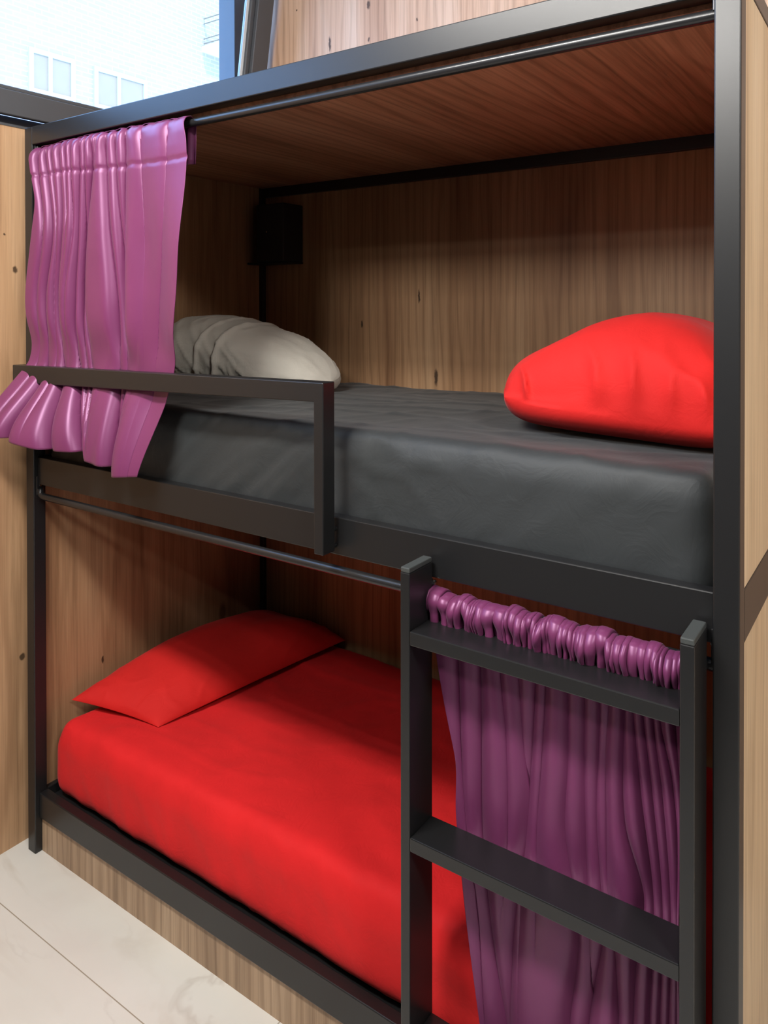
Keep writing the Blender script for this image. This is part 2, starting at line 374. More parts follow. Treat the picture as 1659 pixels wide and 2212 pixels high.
# ------------------------------------------------------------------ bunk bed
L, PW, D = 1.945, 0.040, 1.04
ZT = 2.231
bunk = empty('bunk_bed', (L/2, 0, 0))
tag(bunk, 'black steel double bunk bed with wood grain panels against the left wall', 'bunk bed')
def part(name, lo, hi, mat='steel', bev=0.0025, parent=None):
    o = box(name, lo, hi, M[mat], None, bev); child(o, parent or bunk) if parent is None else setattr(o, 'parent', parent)
    return o
for x0 in (-PW, L):
    for y0 in (0, D-PW):
        part('post', (x0, y0, 0), (x0+PW, y0+PW, ZT))
yr = 0.013
part('top_rail', (0, 0, 2.176), (L, PW, ZT))                           # front top
part('top_rail', (0, D-PW, 2.130), (L, D, ZT))
part('end_rail', (-PW, PW, 2.176), (0, D-PW, ZT)); part('end_rail', (L, PW, 2.196), (L+PW, D-PW, ZT))
part('side_rail', (0, yr, 1.137), (L, yr+0.028, 1.220)); part('side_rail', (0, D-0.035, 1.137), (L, D, 1.220))
part('end_rail', (-PW, PW, 1.137), (-0.008, D-PW, 1.220)); part('end_rail', (L+0.012, PW, 1.137), (L+PW, D-PW, 1.224))
part('side_rail', (0, yr, 0.108), (L, yr+0.030, 0.183)); part('side_rail', (0, D-0.035, 0.108), (L, D, 0.183))
part('end_rail', (-PW, PW, 0.108), (-0.004, D-PW, 0.183)); part('end_rail', (L+0.004, PW, 0.108), (L+PW, D-PW, 0.183))
part('canopy_panel', (0.0, PW, 2.168), (L, D-PW, 2.19), 'oak_y', 0)
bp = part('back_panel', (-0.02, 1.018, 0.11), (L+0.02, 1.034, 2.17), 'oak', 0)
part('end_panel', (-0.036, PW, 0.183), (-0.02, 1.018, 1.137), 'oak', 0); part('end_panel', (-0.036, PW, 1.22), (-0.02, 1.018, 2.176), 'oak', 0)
part('end_panel', (L+0.012, PW, 0.183), (L+0.026, 1.018, 1.137), 'oak_pale', 0); part('end_panel', (L+0.020, PW, 1.224), (L+0.038, 1.018, 2.196), 'oak_pale', 0)
part('plinth_panel', (0.0, 0.023, 0.0), (L, 0.039, 0.108), 'oak_plinth', 0)
part('bed_base', (0.0, 0.06, 1.150), (L, D-0.036, 1.166), 'steel', 0)
part('bed_base', (0.0, 0.06, 0.140), (L, D-0.036, 0.156), 'steel', 0)

# guard rail bolted to the front of the upper side rail
gb = bmesh.new()
GX0, GX1, GY0, GY1 = -0.040, 1.178, -0.042, -0.002
gp = [(GX0, 1.4525), (1.152, 1.4765), (1.152, 1.150), (GX1, 1.150), (GX1, 1.519), (GX0, 1.5055)]
ga = [gb.verts.new((x, GY0, z)) for x, z in gp]; gc = [gb.verts.new((x, GY1, z)) for x, z in gp]
gb.faces.new(ga); gb.faces.new(gc[::-1])
for k in range(6): gb.faces.new((ga[k], ga[(k+1) % 6], gc[(k+1) % 6], gc[k]))
bmesh.ops.recalc_face_normals(gb, faces=gb.faces)
bmesh.ops.bevel(gb, geom=list(gb.edges), offset=0.0022, segments=2, affect='EDGES', profile=0.5)
guard = child(bm_obj('guard_rail', gb, M['steel']), bunk)
def sub(name, bm, mat, parent):
    o = bm_obj(name, bm, M[mat]); o.parent = parent; o.matrix_parent_inverse = parent.matrix_world.inverted() if False else Matrix.Identity(4)
    return o
def bolt(loc, axis, r, h, parent, mat='chrome', name='bolt'):
    bm = bmesh.new(); a = Vector(loc); add_cyl(bm, a, a+Vector(axis)*h, r, 12)
    o = bm_obj(name, bm, M[mat]); o.parent = parent; auto_smooth(o); return o
for z in (1.195, 1.158): bolt((1.168, GY1-0.002, z), (0, 1, 0), 0.005, 0.02, guard, 'steel')
# curtain rods with flattened, screwed ends on the posts
def rod(z, parent):
    bm = bmesh.new(); r = 0.0105
    pts = [(0.002, 0.020, z+0.022), (0.005, 0.020, z+0.008), (0.012, 0.020, z+0.002), (0.025, 0.020, z)]
    pts += [(L-0.05, 0.020, z), (L-0.001, 0.020, z)]
    tube_path(bm, pts, r)
    o = child(bm_obj('curtain_rod', bm, M['rod'], smooth=True), bunk); auto_smooth(o, 50)
    for x, s in ((0.0, 1), (L, -1)):
        fl = bmesh.new(); xa, xb = sorted((x, x+s*0.004)); add_box(fl, (xa, 0.008, z+0.004), (xb, 0.033, z+0.062), 0.0015)
        e = bm_obj('rod_flange', fl, M['rod']); e.parent = o
        for dz in (0.034, 0.049): bolt((x+s*0.004, 0.020, z+dz), (s, 0, 0), 0.0035, 0.0025, o, 'chrome', 'screw')
    return o
rod(2.148, bunk); rod(1.100, bunk)

# ------------------------------------------------------------------ ladder
lad = empty('bunk_ladder', (1.66, -0.04, 0))
tag(lad, 'black steel ladder with flat treads hooked on front of the bunk', 'ladder')
LY0, LY1 = -0.080, 0.004
for (x0, x1, zt) in ((1.400, 1.421, 1.176), (1.914, 1.936, 1.168)):
    r_ = child(box('ladder_rail', (x0, LY0, 0.0), (x1, LY1, zt-0.004), M['steel'], None, 0.002), lad)
    c_ = box('end_cap', (x0+0.0005, LY0+0.0005, zt-0.004), (x1-0.0005, LY1-0.0005, zt+0.006), M['cap'], r_, 0.002)
for z in (1.062, 0.667, 0.272):
    child(box('tread', (1.421, LY0, z-0.027), (1.914, LY1-0.005, z), M['steel'], None, 0.002), lad)
for x in (1.410, 1.925):
    child(box('hook', (x-0.008, LY1, 1.128), (x+0.008, yr, 1.136), M['steel'], None, 0.001), lad)
child(bolt((1.423, LY1-0.001, 1.131), (0, 1, 0), 0.004, 0.008, None, 'chrome', 'screw'), lad)

# ------------------------------------------------------------------ mattresses
def rounded_slab(name, lo, hi, r, disp, mat, parent=None, step=0.014):
    """closed slab with rounded edges; disp(p, n) -> offset vector"""
    nx, ny, nz = [max(2, int((hi[i]-lo[i])/step)) for i in range(3)]
    bm = bmesh.new(); cache = {}
    def vert(i, j, k):
        key = (i, j, k)
        if key in cache: return cache[key]
        p = Vector((lo[0]+(hi[0]-lo[0])*i/nx, lo[1]+(hi[1]-lo[1])*j/ny, lo[2]+(hi[2]-lo[2])*k/nz))
        q = Vector([min(max(p[a], lo[a]+r[a]), hi[a]-r[a]) for a in range(3)])
        d = p-q; e = Vector([d[a]/r[a] for a in range(3)])
        n = e.normalized() if e.length > 1e-9 else Vector((0, 0, 1))
        m_ = max(abs(e.x), abs(e.y), abs(e.z))
        if e.length > 1e-9: p = q+Vector([n[a]*r[a]*m_ for a in range(3)])
        p = p+disp(p, n)
        cache[key] = bm.verts.new(p); return cache[key]
    for k in (0, nz):
        for i in range(nx):
            for j in range(ny): bm.faces.new((vert(i, j, k), vert(i+1, j, k), vert(i+1, j+1, k), vert(i, j+1, k)))
    for j in (0, ny):
        for i in range(nx):
            for k in range(nz): bm.faces.new((vert(i, j, k), vert(i+1, j, k), vert(i+1, j, k+1), vert(i, j, k+1)))
    for i in (0, nx):
        for j in range(ny):
            for k in range(nz): bm.faces.new((vert(i, j, k), vert(i, j+1, k), vert(i, j+1, k+1), vert(i, j, k+1)))
    return bm_obj(name, bm, mat, parent, True)
def disp_up(p, n):
    t = smooth(1.17, 1.25, p.z)
    front = smooth(0.2, 0.05, p.y)
    d = Vector((0, 0, 0))
    # sheet pulled into diagonal folds on the front face
    left = smooth(1.25, 0.95, p.x)
    q = p.x*0.9-(p.z-1.2)*1.1*1.0
    f = fbm(q*16.0, p.z*2.0, 0.3, 3)*0.0065*(0.35+0.75*left)
    f += (ridge(q*13.0+2.0, p.z*1.7, 4.0, 6.0)-0.25)*0.007*(0.15+0.95*left)
    f += (ridge(p.x*9+p.z*7, p.z*8-p.x*4, 2.2, 5.0)-0.25)*0.006*smooth(0.32, 0.0, abs(p.x-1.3))
    d += Vector((0, -1, 0))*f*front*(1-smooth(0.8, 1.0, n.z)) * (0.5+0.5*t)
    top = smooth(0.25, 0.8, n.z)
    d.z += top*(0.012*smooth(0.28, 0.06, p.y)*(1-0.7*smooth(1.2, 1.9, p.x)) + 0.008*smooth(1.0, 0.3, p.x)*front + fbm(p.x*2.2, p.y*3.0, 1.0, 3)*0.006)
    d.z += top*((ridge(p.x*2.0+p.y*1.2, p.y*7.0-p.x*1.4, 1.1, 6.0)-0.2)*0.0045+(ridge(p.x*5.5-p.y*2, p.y*4.0+p.x*2, 5.1, 7.0)-0.2)*0.003)
    return d
mu_ = rounded_slab('mattress', (0.0, 0.046, 1.167), (L-0.004, 1.012, 1.396), (0.04, 0.045, 0.05), disp_up, M['charcoal'])
tag(mu_, 'mattress in a charcoal fitted sheet on the upper bunk', 'mattress')
def disp_lo(p, n):
    d = Vector((0, 0, 0)); front = smooth(0.2, 0.06, p.y); top = smooth(0.25, 0.85, n.z)
    f = fbm(p.x*5.0, p.z*3.0, 0.7, 3)*0.006+(ridge(p.x*9.0+p.z*3.5, p.z*2.5, 7.0, 6.0)-0.25)*0.0035
    f -= 0.004*smooth(0.26, 0.17, p.z)
    d += Vector((0, -1, 0))*f*front*(1-smooth(0.8, 1.0, n.z))
    d.z += top*(0.016*smooth(0.5, 0.08, p.y) + fbm(p.x*3.2, p.y*2.6, 2.0, 3)*0.007)
    d.z += top*((ridge(p.x*2.6+p.y*1.0, p.y*6.0-p.x*1.2, 3.3, 6.0)-0.2)*0.0035+(ridge(p.x*7.0-p.y*1.5, p.y*9.0+p.x*3, 8.1, 6.0)-0.2)*0.0022)
    d.x += smooth(0.2, 0.05, p.x)*0.012*smooth(0.3, 0.38, p.z)
    return d
ml_ = rounded_slab('mattress', (0.012, 0.047, 0.157), (L-0.006, 1.012, 0.385), (0.05, 0.05, 0.06), disp_lo, M['red'])
tag(ml_, 'mattress in a bright red fitted sheet on the lower bunk', 'mattress')

# ------------------------------------------------------------------ pillows and duvet
def pillow(name, corners, thick, mat, top_profile, nu=110, nv=90, extra=None, low=0.12, pw=2.6, q=0.55, pwu=None, rnd=0.0):
    """corners (-u,-v),(+u,-v),(+u,+v),(-u,+v); seam at the rim, belly above and a flatter one below."""
    c00, c10, c11, c01 = [Vector(c) for c in corners]
    bm = bmesh.new(); rows = {}
    def base(u, v):
        a, b = (u+1)/2, (v+1)/2
        p = (c00*(1-a)+c10*a)*(1-b)+(c01*(1-a)+c11*a)*b
        return p
    def co(u, v, side):
        # edges bow inwards a little between the corners, as on a stuffed pillowcase
        uu = u*(1-0.035*(1-v*v)); vv = v*(1-0.035*(1-u*u))
        rl = rnd*smooth(0.3, -0.5, u); uu, vv = uu*(1-rl*v*v), vv*(1-rl*u*u)
        p = base(uu, vv)
        prof = max(0.0, (1-abs(u)**(pwu or pw)))**q*max(0.0, (1-abs(v)**pw))**q
        h = thick*prof*top_profile(u, v)
        if side > 0:
            p = p+Vector((0, 0, h))
            if extra: p = p+extra(u, v, prof, p)
        else:
            p = p-Vector((0, 0, thick*low*prof))
        return p
    us = [math.sin((i/(nu-1)-0.5)*math.pi) for i in range(nu)]; vs = [math.sin((j/(nv-1)-0.5)*math.pi) for j in range(nv)]
    V = {}
    for j, v in enumerate(vs):
        for i, u in enumerate(us):
            rim = i in (0, nu-1) or j in (0, nv-1)
            t = bm.verts.new(co(u, v, 1)); V[i, j, 1] = t
            V[i, j, 0] = t if rim else bm.verts.new(co(u, v, 0))
    for s in (0, 1):
        for j in range(nv-1):
            for i in range(nu-1):
                f = [V[i, j, s], V[i+1, j, s], V[i+1, j+1, s], V[i, j+1, s]]
                try: bm.faces.new(f)
                except ValueError: pass
    return bm_obj(name, bm, mat, None, True)
def low_extra(u, v, prof, p):
    e = smooth(0.0, 0.3, prof)*(1-0.0*prof)
    edge = smooth(0.95, 0.2, prof)
    w_ = (ridge(v*5.0, u*1.6, 2.0, 5.0)-0.2)*0.006*smooth(0.2, 1.0, -v)*edge+(ridge(u*4+v*3.0, v*2.0-u, 5.5, 6.0)-0.2)*0.007*smooth(0.1, 0.9, u)*edge
    w_ += fbm(p.x*9, p.y*5, 3.0, 3)*0.004
    return Vector((0, 0, w_*e))
pl = pillow('pillow', [(0.005, 0.115, 0.428), (0.325, 0.205, 0.402), (0.44, 0.985, 0.415), (0.0, 0.99, 0.42)], 0.112, M['red_pillow'],
            lambda u, v: (0.92+0.06*smooth(-0.5, 0.6, v)-0.2*u*smooth(-1, 0, v)*smooth(0.6, 0.0, v)+0.35*smooth(0.0, 0.8, u)*smooth(-0.2, 0.7, v)), extra=low_extra, low=0.16, rnd=0.01)
tag(pl, 'flat red pillow on the lower bunk against the left end panel', 'pillow')
def up_extra(u, v, prof, p):
    edge = smooth(0.9, 0.15, prof)*smooth(0.0, 0.25, prof)
    w_ = (ridge(u*3.2+v*1.5+0.4, v*1.6, 1.7, 4.0)-0.25)*0.034*smooth(0.2, -0.9, v)*edge
    w_ += fbm(p.x*6, p.y*6, 1.0, 3)*0.006
    return Vector((0, -0.5*w_, w_*0.8))
pu = pillow('pillow', [(1.415, 0.225, 1.478), (1.948, 0.200, 1.455), (1.952, 0.86, 1.45), (1.325, 0.68, 1.485)], 0.19, M['red_pillow'],
            lambda u, v: spl([(-1, .36), (-.85, .46), (-.55, .66), (-.2, .90), (.08, 1.03), (.3, 1.05), (.6, .97), (1, .78)], u), extra=up_extra, low=0.36, pw=4.0, q=0.45, pwu=7.0, rnd=0.17)
tag(pu, 'plump red pillow on the charcoal sheet of the upper bunk', 'pillow')

dv = empty('duvet', (0.3, 0.62, 1.41))
tag(dv, 'rolled beige duvet on the upper bunk half behind the purple curtain', 'duvet')
def lump(name, axis_pts, sec, mat, ns=110, nt=96, seed=1.0, wr=0.012, seams=()):
    """body swept along axis_pts (s -> centre, half width y, half height z)."""
    def P(i, j):
        s = j/(ns-1); a = i/nt*2*math.pi
        cx = spl([(k[0], k[1]) for k in axis_pts], s); cy = spl([(k[0], k[2]) for k in axis_pts], s); cz = spl([(k[0], k[3]) for k in axis_pts], s)
        ry = max(1e-4, spl([(k[0], k[4]) for k in axis_pts], s)); rz = max(1e-4, spl([(k[0], k[5]) for k in axis_pts], s))
        ca, sa = math.cos(a), math.sin(a); e = sec
        yy = math.copysign(abs(ca)**e, ca)*ry; zz = math.copysign(abs(sa)**e, sa)*rz
        d = 1.0+fbm(s*4.0+seed, math.cos(a)*1.3, math.sin(a)*1.3+seed, 3)*0.06
        for (s0, amp, wid, bow) in seams:
            sc_ = s0-bow*math.cos(a*1.0+0.6)
            d += amp*math.exp(-((s-sc_)/wid)**2)
        low = smooth(0.15, -0.7, sa)*smooth(0.2, 0.9, s)*smooth(1.0, 0.9, s)
        d += low*(ridge(s*15+seed, sa*1.0, 2.0, 4.0)-0.3)*0.10
        d += (ridge(s*9+sa*2.2, ca*1.5+s*2, seed, 6.0)-0.2)*0.035
        z = cz+zz*d
        return (cx, cy+yy*d, max(z, 1.403+0.002*math.sin(i)))
    o = grid(name, P, nt, ns, mat, closed_u=True, flip=True)
    return child(o, dv)
lump('duvet_body', [(0, 0.055, 0.60, 1.515, 0.10, 0.085), (0.04, 0.045, 0.60, 1.52, 0.16, 0.115), (0.18, 0.115, 0.60, 1.525, 0.195, 0.125), (0.45, 0.26, 0.62, 1.515, 0.20, 0.118), (0.72, 0.42, 0.64, 1.49, 0.18, 0.10),
                    (0.9, 0.55, 0.66, 1.455, 0.13, 0.065), (0.97, 0.605, 0.67, 1.435, 0.08, 0.035), (1.0, 0.625, 0.67, 1.43, 0.01, 0.004)], 0.85, M['duvet'], seed=1.3,
     seams=((0.40, 0.045, 0.012, 0.05), (0.53, 0.06, 0.012, 0.05), (0.92, 0.03, 0.01, 0.02)))
lump('folded_end', [(0, -0.012, 0.58, 1.47, 0.06, 0.05), (0.06, -0.01, 0.58, 1.475, 0.11, 0.072), (0.5, 0.07, 0.565, 1.478, 0.155, 0.078), (0.9, 0.15, 0.56, 1.46, 0.12, 0.06), (1, 0.17, 0.56, 1.45, 0.02, 0.02)], 0.9, M['duvet'], 60, 64, 5.7)

# ------------------------------------------------------------------ curtains
def track_curtain(name, tracks, zs, zrange, ybase, edge_l, edge_r, mat, parent, amp, nx=420, nz=170, extra=None, hem=None, ovl=1.0):
    """tracks: list of (fold crease x(z), depth(z), sigma); z from top to hem."""
    z_top, z_bot = zrange
    def P(i, j):
        t = j/(nz-1); s = i/(nx-1)
        xl, xr = edge_l(t), edge_r(t); x = xl+(xr-xl)*s
        dip = 0.0; xs = 0.0
        for tr in tracks:
            zz = t
            xc = spl(tr[0], zz); dp = interp(tr[1], zz); sg = tr[2]
            if dp <= 0.0: continue
            dd = x-xc
            e_ = dp*math.exp(dd/(sg*0.42)) if dd < 0 else dp*math.exp(-(dd/(sg*1.25))**1.15)
            dip = 1-(1-dip)*(1-min(0.98, e_))
            if dd < 0: xs += 0.75*sg*dp*math.exp(dd/(sg*0.55))*ovl
        a = amp(t)
        y = ybase(t, s, x)-a*(1-dip)+a*0.5
        zb = z_bot if hem is None else hem(s)
        z = z_top(s)+(zb-z_top(s))*t if callable(z_top) else z_top+(zb-z_top)*t
        p = Vector((x+xs*smooth(0.02, 0.1, t), y, z))
        if extra: p += extra(s, t, x, z)
        return p
    return grid(name, P, nx, nz, mat, parent, thick=0.0015)

def T(*pts): return list(pts)
# --- upper curtain. t runs 0 (rod, z 2.16) .. 1 (hem, z about 1.25)
def tz(z, top=2.16, bot=1.25): return (top-z)/(top-bot)
H_, M_, N_, B_, E_ = tz(2.085), tz(1.885), tz(1.69), tz(1.515), 1.0
# hem x positions (left part of the hem swings out towards the room)
up_tracks = [
 (T((0, .045), (H_, .050), (M_, .085), (N_, .06), (B_, .06), (E_, .03)), T((0, 1), (H_, .8), (M_, .3), (B_, .2), (1, .15)), .012),
 (T((0, .075), (H_, .087), (M_, .121), (N_, .095), (B_, .10), (E_, .088)), T((0, 1), (H_, 1), (M_, .9), (N_, .6), (B_, .4), (1, .9)), .014),
 (T((0, .11), (H_, .122), (M_, .150), (N_, .14), (B_, .145), (E_, .16)), T((0, 1), (H_, .9), (M_, .3), (B_, .3), (1, .0)), .01),
 (T((0, .15), (H_, .160), (M_, .172), (N_, .152), (B_, .165), (E_, .232)), T((0, 1), (H_, .9), (M_, 1), (B_, .9), (1, 1)), .014),
 (T((0, .185), (H_, .197), (M_, .21), (N_, .20), (B_, .19), (E_, .225)), T((0, 1), (H_, .8), (M_, .15), (N_, .0), (1, .0)), .009),
 (T((0, .215), (H_, .222), (M_, .235), (N_, .21), (B_, .21), (E_, .23)), T((0, 1), (H_, .7), (M_, .3), (N_, .15), (1, .0)), .009),
 (T((0, .25), (H_, .256), (M_, .248), (N_, .238), (B_, .242), (E_, .342)), T((0, 1), (H_, .9), (M_, .9), (B_, .9), (1, 1)), .013),
 (T((0, .28), (H_, .281), (M_, .277), (N_, .269), (B_, .282), (E_, .36)), T((0, 1), (H_, .9), (M_, .8), (B_, .7), (1, .0)), .011),
 (T((0, .305), (H_, .315), (M_, .289), (N_, .283), (B_, .305), (E_, .38)), T((0, 1), (H_, .9), (M_, .9), (B_, .7), (1, .0)), .012),
 (T((0, .335), (H_, .330), (M_, .31), (N_, .31), (B_, .32), (E_, .33)), T((0, 1), (H_, .4), (M_, .0), (1, .0)), .009),
 (T((0, .37), (H_, .368), (M_, .388), (N_, .416), (B_, .428), (E_, .458)), T((0, 1), (H_, 1), (M_, .8), (N_, .9), (B_, 1), (1, 1)), .02),
 (T((0, .41), (H_, .413), (M_, .433), (N_, .449), (B_, .461), (E_, .463)), T((0, 1), (H_, 1), (M_, 1), (B_, .9), (1, .5)), .016),
 (T((0, .455), (H_, .460), (M_, .456), (N_, .452), (B_, .464), (E_, .463)), T((0, 1), (H_, 1), (M_, .8), (B_, .5), (1, .3)), .016),
 (T((0, .53), (H_, .535), (M_, .55), (N_, .55), (B_, .55), (E_, .54)), T((0, .7), (H_, .45), (M_, .15), (N_, .05), (1, .05)), .035),
 (T((0, .64), (H_, .640), (M_, .635), (N_, .61), (B_, .59), (E_, .56)), T((0, .7), (H_, .4), (M_, .22), (N_, .18), (B_, .15), (1, .1)), .04),
]
XL = T((0, .018), (H_, .032), (tz(1.98), .056), (M_, .046), (N_, .018), (B_, .020), (tz(1.46), .02), (tz(1.40), .004), (1, -.005))
XR = T((0, .705), (H_, .726), (M_, .722), (N_, .710), (B_, .668), (tz(1.47), .648), (1, .590))
def up_y(t, s, x):
    y = -0.010+0.002*smooth(H_, B_, t)+0.028*(1-math.sqrt(max(0.0, 1-max(0.0, 1-t/0.03)**2)))
    left = smooth(0.64, 0.12, s)
    fl = smooth(tz(1.47), 1.0, t)
    y -= fl*(0.105*left+0.028*(1-left)+0.012)
    return y
def up_amp(t):
    squeeze = 1-0.74*math.exp(-((t-B_)/0.075)**2)
    return (0.032+0.018*smooth(0.1, 0.6, t)+0.012*smooth(B_, 1.0, t))*squeeze*(0.35+0.65*smooth(0.0, 0.05, t))
def up_hem(s):
    return interp([(0, 1.325), (0.16, 1.306), (0.40, 1.283), (0.575, 1.286), (0.59, 1.268), (0.77, 1.257), (0.785, 1.236), (1, 1.249)], s)
def up_top(s): return interp([(0, 2.163), (0.25, 2.170), (0.45, 2.171), (0.6, 2.168), (1, 2.164)], s)+0.004*noise.noise((s*30, 1.0, 0))
def up_ex(s, t, x, z):
    big = smooth(0.62, 0.72, s)
    y = big*(0.015*math.sin((x-0.46)*22+z*3.0)*smooth(0.1, 0.4, t))*(1-math.exp(-((t-B_)/0.06)**2))
    y += fbm(x*7, z*3.5, 2.0, 2)*0.004*(1-0.7*math.exp(-((t-B_)/0.06)**2))
    # stitched line under the rod pocket
    ts = tz(2.062-0.012*smooth(.1, .55, s))
    y += 0.004*math.exp(-((t-ts)/0.006)**2)
    return Vector((0, y, 0))
cu = empty('curtain', (0.35, 0.0, 2.15))
tag(cu, 'purple satin curtain gathered on the upper rod, hanging over the guard rail', 'curtain')
dr = child(track_curtain('drape', up_tracks, None, (up_top, 1.25), up_y, lambda t: spl(XL, t), lambda t: spl(XR, t), M['satin'], None, up_amp, extra=up_ex, hem=up_hem, ovl=0.45), cu)
# back layer of the rod pocket, over the rod and down behind it
def pk(i, j):
    s = i/219; t = j/15
    x = -0.002+(0.693+0.002)*s
    zt_ = up_top(s)
    a = t*math.pi*0.5
    if t < 0.4:
        q = t/0.4; y = 0.004+q*0.03+0.0; z = zt_-0.002+0.004*math.sin(q*math.pi)
    else:
        q = (t-0.4)/0.6; y = 0.034+0.006*math.sin(s*140+q); z = zt_-0.002-q*0.115
    y += 0.004*noise.noise((s*40, 0.5, 0))
    return (x, y, z)
child(grid('rod_pocket', pk, 220, 16, M['satin'], thick=0.0015), cu)

# --- lower curtain. t 0 (z 1.085) .. 1 (z 0.205)
LT, LB = 1.086, 0.205
def lz(z): return (LT-z)/(LT-LB)
def TR(*p): return [(lz(z), x) for x, z in p]
A0, A1, A2, A3 = lz(.98), lz(.8), lz(.66), lz(.45)
lo_tracks = [
 (TR((1.455, 1.086), (1.464, .971), (1.473, .791), (1.488, .66), (1.512, .493), (1.530, .296), (1.54, .2)), T((0, .8), (A1, .6), (A2, .3), (1, .25)), .013),
 (TR((1.50, 1.086), (1.507, .983), (1.510, .789), (1.512, .659), (1.527, .502), (1.557, .314), (1.565, .2)), T((0, 1), (1, .9)), .018),
 (TR((1.545, 1.086), (1.553, .983), (1.569, .841), (1.574, .668), (1.56, .45), (1.56, .2)), T((0, .8), (A1, .5), (A2, .35), (A3, 0), (1, 0)), .016),
 (TR((1.58, 1.086), (1.588, .983), (1.598, .851), (1.604, .727), (1.583, .528), (1.573, .322), (1.57, .2)), T((0, 1), (A1, .7), (A2, .8), (1, .8)), .018),
 (TR((1.618, 1.086), (1.622, .98), (1.615, .841), (1.602, .679), (1.60, .45), (1.60, .2)), T((0, 1), (A1, 1), (A2, .6), (A3, .1), (1, 0)), .014),
 (TR((1.635, 1.086), (1.645, .985), (1.640, .84), (1.632, .7), (1.64, .4), (1.64, .2)), T((0, .8), (A0, .8), (A1, .6), (A2, .4), (A3, 0), (1, 0)), .013),
 (TR((1.68, 1.086), (1.684, .982), (1.687, .85), (1.684, .727), (1.707, .558), (1.689, .385), (1.68, .2)), T((0, 1), (A1, .7), (A2, .6), (A3, 1), (1, 1)), .018),
 (TR((1.71, 1.086), (1.715, .983), (1.715, .83), (1.720, .667), (1.73, .5), (1.72, .2)), T((0, 1), (A1, 1), (A2, 1), (A3, .3), (1, .2)), .016),
 (TR((1.738, 1.086), (1.743, .979), (1.738, .779), (1.745, .662), (1.751, .561), (1.726, .406), (1.71, .2)), T((0, 1), (A1, 1), (1, 1)), .014),
 (TR((1.757, 1.086), (1.761, .978), (1.756, .874), (1.764, .671), (1.774, .573), (1.78, .435), (1.785, .2)), T((0, 1), (A1, .9), (A2, .5), (A3, .9), (1, .9)), .013),
 (TR((1.784, 1.086), (1.787, .978), (1.79, .784), (1.822, .667), (1.812, .562), (1.807, .449), (1.80, .2)), T((0, 1), (A1, 1), (A2, .9), (1, .7)), .014),
 (TR((1.80, 1.086), (1.804, .977), (1.819, .838), (1.840, .663), (1.835, .45), (1.83, .2)), T((0, 1), (A1, .9), (A2, .8), (1, .6)), .012),
 (TR((1.818, 1.086), (1.821, .982), (1.838, .846), (1.855, .661), (1.852, .45), (1.85, .2)), T((0, 1), (A1, .9), (A2, .8), (1, .7)), .011),
 (TR((1.836, 1.086), (1.838, .979), (1.855, .852), (1.869, .662), (1.868, .45), (1.87, .2)), T((0, 1), (A1, .9), (A2, .8), (1, .6)), .011),
 (TR((1.852, 1.086), (1.852, .978), (1.871, .886), (1.880, .778), (1.882, .5), (1.885, .2)), T((0, 1), (A1, .8), (A2, .4), (1, .5)), .010),
 (TR((1.878, 1.086), (1.878, .98), (1.888, .851), (1.89, .6), (1.895, .2)), T((0, 1), (A1, .6), (1, .4)), .010),
]
LXL = TR((1.412, 1.086), (1.433, .963), (1.466, .79), (1.473, .677), (1.495, .488), (1.523, .295), (1.535, .2))
LXR = TR((1.918, 1.086), (1.915, .98), (1.897, .838), (1.886, .667), (1.888, .493), (1.895, .35), (1.905, .2))
def lo_y(t, s, x): return 0.024-0.001*smooth(0.5, 1.0, t)*(1-s)
def lo_ex(s, t, x, z): return Vector((0, fbm(x*9, z*3.0, 6.0, 2)*0.002*smooth(0.1, 0.3, t), 0))
cl = empty('curtain', (1.65, 0.0, 1.1))
tag(cl, 'dusky purple curtain tightly ruffled on the lower rod behind the ladder', 'curtain')
child(track_curtain('drape', lo_tracks, None, (LT, LB), lo_y, lambda t: spl(LXL, t), lambda t: spl(LXR, t), M['satin'], None, lambda t: 0.036, extra=lo_ex), cl)
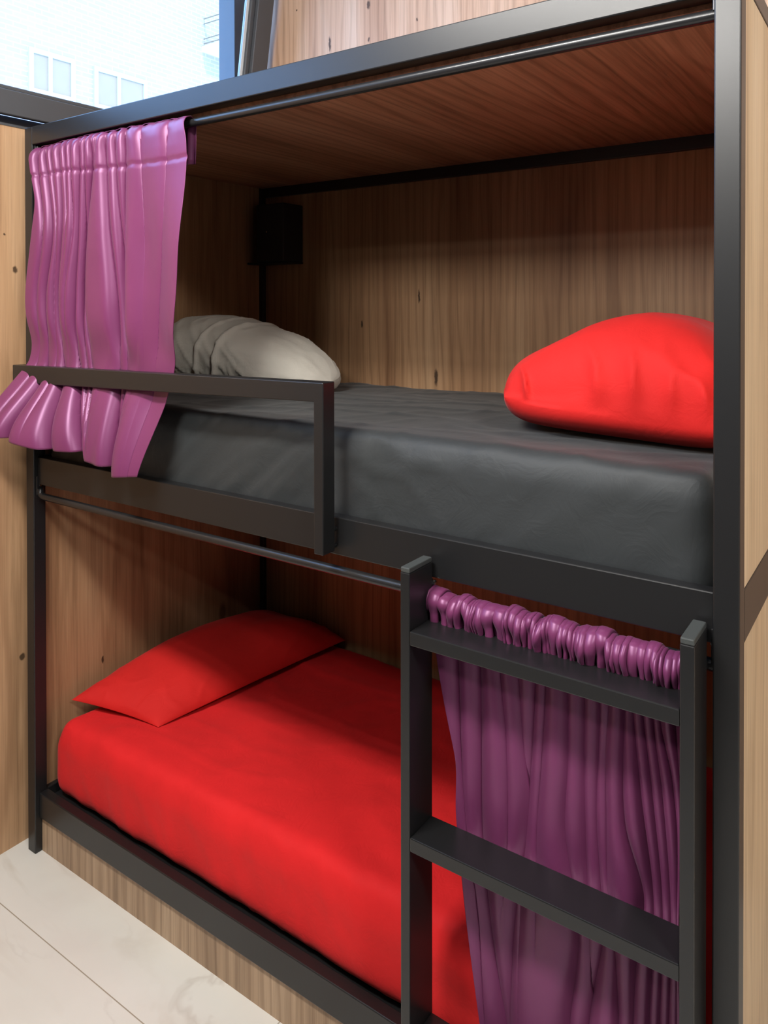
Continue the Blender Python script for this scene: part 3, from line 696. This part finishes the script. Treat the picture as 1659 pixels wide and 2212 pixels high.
# ruffled heading: fabric meanders in tight loops around the rod
random.seed(4)
NF, SUB, NT = 48, 14, 34
wd = [random.choice((0.45, 0.6, 0.8, 1.0, 1.0, 1.5)) for _ in range(NF)]
for k in (0, 1, 2, 11, 12): wd[k] = 1.9
knots_ = [0.0]
for w_ in wd: knots_.append(knots_[-1]+w_)
knots_ = [k/knots_[-1] for k in knots_]
amps = [random.uniform(0.45, 1.0) for _ in range(NF+1)]; tops = [random.uniform(-1.5, 1.2) for _ in range(NF+1)]
lean = [random.uniform(-0.5, 1.0) for _ in range(NF+1)]; ends = [random.uniform(0.35, 1.0) for _ in range(NF+1)]
def ruf(i, j):
    f = i/SUB; k = min(NF-1, int(f)); q = f-k
    wid = knots_[k+1]-knots_[k]
    def lerp(a): return a[k]+(a[k+1]-a[k])*(q*q*(3-2*q))
    t = j/(NT-1); ph = q*2*math.pi; am, tp, le, en = lerp(amps), lerp(tops), lerp(lean), lerp(ends)
    q2 = max(0.0, (t-0.2)/0.8)
    open_ = 1-smooth(0.15*en, 0.9*en, q2)                          # loops close up towards their lower ends
    loop = (0.22+0.30*open_)*math.sin(2*ph)*wid*min(1.0, 0.045/max(wid, 0.02))
    x = 1.402+(1.922-1.402)*(knots_[k]+wid*q+loop)+0.010*le*q2*q2
    body = 0.5-0.5*math.cos(ph+0.9*noise.noise((k*0.7, t*3.0, 5.0))*smooth(0.2, 0.6, t)*math.sin(q*math.pi))
    z_top = 1.1165+0.006*tp-0.016*(1-body)
    body = body**1.5
    if t < 0.2:
        q1 = t/0.2; y = 0.037-0.031*q1-0.012*body*am*q1; z = z_top-0.012*(1-q1)**1.5+0.004*math.sin(q1*math.pi)
    else:
        bulge = math.sin(min(1.0, 0.22+q2*1.1)*math.pi*0.62)
        y = 0.006-(0.054*am*body*(0.5+0.5*open_)+0.006)*bulge
        z = z_top-q2*(z_top-1.030)
    return (x+0.004*noise.noise((i*0.11, t*2.5, 0)), y+0.005*noise.noise((i*0.09, t*4, 3.0))*q2, z)
child(grid('ruffled_heading', ruf, NF*SUB+1, NT, M['satin'], thick=0.0012), cl)

# ------------------------------------------------------------------ small black box in the upper corner
bx = empty('corner_box', (0.12, 0.98, 1.84))
tag(bx, 'small black box fixed high in the back corner of the upper bunk', 'box')
child(box('box_body', (0.062, 0.90, 1.86), (0.205, 1.0175, 2.085), M['dark_box'], None, 0.004), bx)
child(box('shelf_plate', (-0.018, 0.93, 1.852), (0.205, 1.0175, 1.860), M['dark_box'], None, 0.001), bx)
b_ = bolt((0.12, 0.90, 1.975), (0, -1, 0), 0.004, 0.003, None, 'chrome', 'lock'); child(b_, bx)

# ------------------------------------------------------------------ building across the street, seen through the window
bl = empty('apartment_building', (-24, 20, -4))
tag(bl, 'pale brick apartment building outside the window, washed out by daylight', 'building')
FX = -22.0
child(box('facade', (FX-5, 4.0, -4), (FX, 45, 30), M['brick']), bl)
def ext_window(y0, y1, z0, z1):
    bm = bmesh.new(); t = 0.16
    add_box(bm, (FX, y0, z0), (FX+0.08, y1, z0+t)); add_box(bm, (FX, y0, z1-t), (FX+0.08, y1, z1))
    ym = y0*0.55+y1*0.45
    for ya, yb in ((y0, y0+t), (y1-t, y1), (ym-0.07, ym+0.07)): add_box(bm, (FX, ya, z0+t), (FX+0.08, yb, z1-t))
    f = child(bm_obj('window', bm, M['white_frame']), bl)
    box('pane', (FX+0.005, y0+t, z0+t), (FX+0.03, y1-t, z1-t), M['ext_glass'], f)
ext_window(12.75, 14.45, 8.85, 10.35); ext_window(15.2, 17.5, 8.85, 10.35)
ba = child(box('balcony', (FX, 20.3, 12.25), (FX+1.0, 25.5, 12.48), M['slab']), bl)
bm = bmesh.new()
for z in (12.60, 12.8, 13.42, 13.63): add_cyl(bm, (FX+0.95, 20.4, z), (FX+0.95, 25.4, z), 0.022, 8); add_cyl(bm, (FX, 20.4, z), (FX+0.95, 20.4, z), 0.022, 8)
for k in range(9): add_cyl(bm, (FX+0.95, 20.4+k*0.62, 12.48), (FX+0.95, 20.4+k*0.62, 13.63), 0.022, 8)
r_ = bm_obj('balcony_railing', bm, M['ext_rail']); r_.parent = ba
